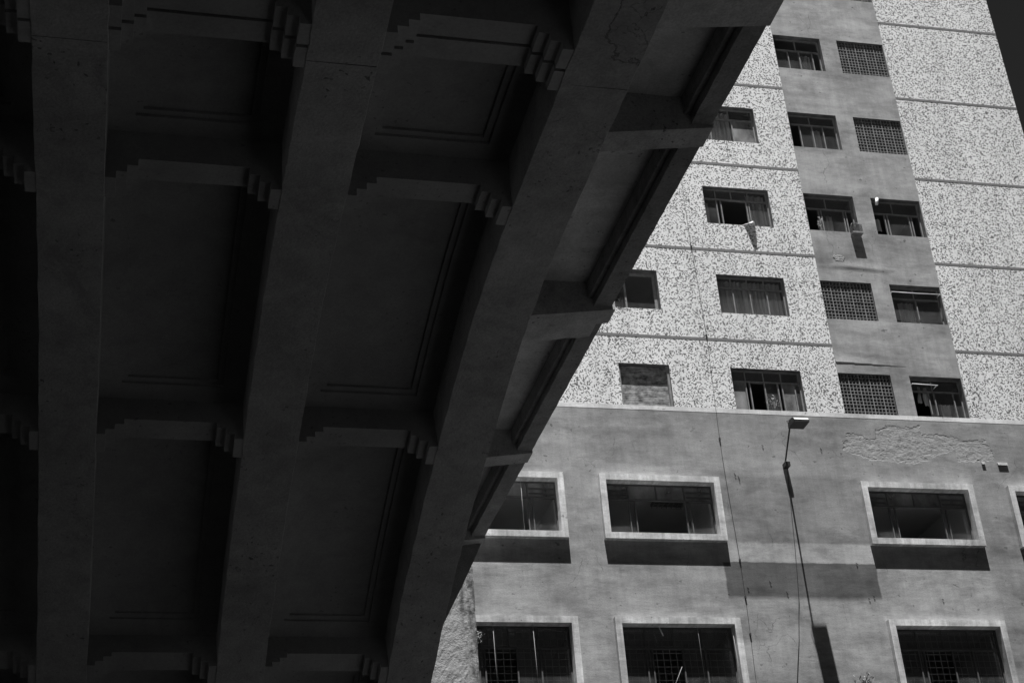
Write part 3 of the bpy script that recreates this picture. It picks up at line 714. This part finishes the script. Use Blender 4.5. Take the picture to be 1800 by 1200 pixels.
plant('potted_plant', 16.14, -.05, 20.445, .42, .16, 60, .07, .016, 'spindly pale plant on the sill just above the floodlight', 5, 'leaf_pale', .05, 7)
plant('window_twig', 12.30, .03, 23.30, .34, .10, 10, .05, .012, 'bare dark twig poking over a sill at the viaduct edge', 8, 'leaf', None, 3)
plant('wall_weed', 17.30, .05, 12.85, .45, .22, 70, .10, .018, 'spreading weed growing out of the wall below the floodlight shadow', 11, 'leaf_pale', None, 7)
plant('pier_weed', 7.66, .70, 13.82, .26, .13, 60, .10, .010, 'dry tuft of weed clinging to the edge of the rough pier', 12, 'leaf_pale', None, 8)
# rag on the sill
b = MB(); nu, nv = 14, 9
for j in range(nv + 1):
    for i in range(nu + 1):
        s_ = j / nv; hwid = .18 * (1 - s_) ** .8 + .02; x = 16.29 + .05 * s_ + (i / nu - .5) * 2 * hwid
        zz = 26.235 + .085 * math.exp(-((i / nu - .6) / .22) ** 2) * (1 - .4 * s_) + .02 * noise.noise(Vector((i * .6, j * .6, 4))) - .05 * s_ * s_
        b.v.append((x, FY + .05 - .24 * s_, zz))
for j in range(nv):
    for i in range(nu): q = j * (nu + 1) + i; b.f.append((q, q + 1, q + nu + 2, q + nu + 1))
o = b.build('rag', M['cloth'], None, True); tag(o, 'crumpled white rag draped over the sill of an open mosaic-side window', 'rag')
sol = o.modifiers.new('thickness', 'SOLIDIFY'); sol.thickness = .02
# tubular lamp at the top of a strip window
tl = empty('tube_lamp', W(20.30, .10, 27.42)); tag(tl, 'short white tube lamp hanging at a window corner', 'lamp')
b = MB(); b.tube([(.03, 0, 0), (0, -.02, -.06)], .03, 10); b.build('socket', M['steel'], tl, True)
b = MB(); b.tube([(0.012, -.01, -.03), (-.045, -.03, -.25)], .045, 12); b.build('bulb', M['white'], tl, True)
b = MB(); b.tube([(.03, 0, 0), (.02, .1, .04), (-.08, .2, .02)], .012, 6); b.build('lamp_bracket', M['steel'], tl)
# drying rails and laundry
b = MB(); b.tube([W(20.18, .03, 24.30), W(20.95, .05, 24.28), W(21.66, .03, 24.30)], .012, 8); b.tube([W(20.20, -.14, 24.30), W(20.2, .04, 24.30)], .01, 6); b.tube([W(21.64, -.14, 24.30), W(21.64, .04, 24.30)], .01, 6)
tag(b.build('drying_rail', M['white'], None, True), 'thin white rail spanning a dark strip window one storey above the lowest', 'rail', 'drying rails across strip windows')
b = MB(); b.tube([W(20.19, .04, 21.40), W(20.93, .06, 21.37)], .014, 8); b.tube([W(20.20, -.15, 21.40), W(20.20, .05, 21.40)], .011, 6); b.tube([W(20.90, -.15, 21.37), W(20.90, .06, 21.37)], .011, 6)
tag(b.build('drying_rail', M['white'], None, True), 'short white rail over the left half of the laundry window', 'rail', 'drying rails across strip windows')
def garment(u, z1, z0, wd, seed, label):
    b = MB(); nu, nv = 8, 14
    for j in range(nv + 1):
        for i in range(nu + 1):
            s_ = j / nv; ww = wd * (1 - .35 * math.sin(s_ * 3 + seed)) 
            b.v.append((u + (i / nu - .5) * ww + .03 * math.sin(s_ * 4 + seed), FY + .33 + .03 * math.sin(i * 1.7 + s_ * 3 + seed), z1 + (z0 - z1) * s_ - .03 * abs(i / nu - .5)))
    for j in range(nv):
        for i in range(nu): q = j * (nu + 1) + i; b.f.append((q, q + 1, q + nu + 2, q + nu + 1))
    o = b.build('garment', M['cloth'], None, True); tag(o, label, 'laundry', 'laundry hanging in the lowest strip window'); sm = o.modifiers.new('thickness', 'SOLIDIFY'); sm.thickness = .006
garment(20.54, 21.50, 21.02, .10, 1, 'narrow white garment hanging nearest the left jamb of the laundry window')
garment(20.73, 21.50, 20.95, .13, 2.3, 'wider white garment hanging beside the narrow one in the laundry window')
# cords and sticks in front of the lower windows
def cord(name, pts, r, mat, label, cat, grp=None):
    b = MB(); b.tube(pts, r, 6); tag(b.build(name, M[mat], None, True), label, cat, grp)
cord('dangling_cord', [W(9.13, .08, 18.25), W(9.13, .10, 16.85)], .0055, 'cord', 'white cord hanging down the window beside the viaduct edge', 'cord', 'cords hanging over the lower windows')
cord('dangling_cord', [W(8.19, .10, 14.58), W(8.21, .10, 12.5)], .0055, 'cord', 'white cord on the bottom window next to the rough pier', 'cord', 'cords hanging over the lower windows')
cord('dangling_cord', [W(9.14, .10, 14.58), W(9.17, .10, 12.5)], .0055, 'cord', 'white cord on the bottom left window, the one farther from the pier', 'cord', 'cords hanging over the lower windows')
cord('dangling_cord', [W(13.16, .08, 14.50), W(13.17, .10, 14.27), W(13.19, .10, 12.5)], .0055, 'cord', 'white cord crossing the middle bottom window with the grille', 'cord', 'cords hanging over the lower windows')
cord('dangling_cord', [W(14.03, .14, 14.25), W(14.06, .15, 12.5)], .0055, 'cord', 'white cord along the right jamb of the middle bottom window', 'cord', 'cords hanging over the lower windows')
cord('tube_light', [W(12.23, .06, 14.47), W(12.29, .10, 14.25)], .016, 'white', 'short bright tube slanting at the top of the middle bottom window', 'tube')
cord('wooden_stick', [W(12.66, .10, 13.50), W(12.30, .12, 12.8)], .0055, 'cord', 'pale stick leaning in the lower part of the middle bottom window', 'stick')
# loose tiles below the peeled plaster
for (u, z, wd, hg, til, lb) in ((21.76, 19.11, .10, .09, .022, 'small loose plaster tile tilting off the wall, left of the larger one'), (22.32, 19.10, .28, .09, .028, 'larger loose plaster tile tilting off the wall below the peeled patch')):
    b = MB(); b.prism([(-.004, hg / 2), (-.02, hg / 2), (-til - .02, -hg / 2), (-til, -hg / 2)], lambda p, z_: (-wd / 2, p, z_), lambda p, z_: (wd / 2, p, z_))
    o = b.build('loose_tile', M['peel']); o.location = W(u, 0, z); tag(o, lb, 'tile', 'loose tiles on the wall')
# ceiling light in the office behind a lower window
cl = empty('ceiling_light', (13.35, 36.35, 18.27)); tag(cl, 'louvred ceiling light seen through the open window left of the floodlight', 'ceiling light')
b = MB(); b.box(-.42, .42, -.14, .14, .02, .09); b.build('housing', M['dark_steel'], cl)
b = MB()
for i in range(7): b.box(-.40 + .13 * i, -.39 + .13 * i, -.13, .13, -.02, .019)
for yy in (-.13, 0, .12): b.box(-.42, .42, yy, yy + .01, -.03, -.021)
b.build('diffuser', M['steel'], cl)
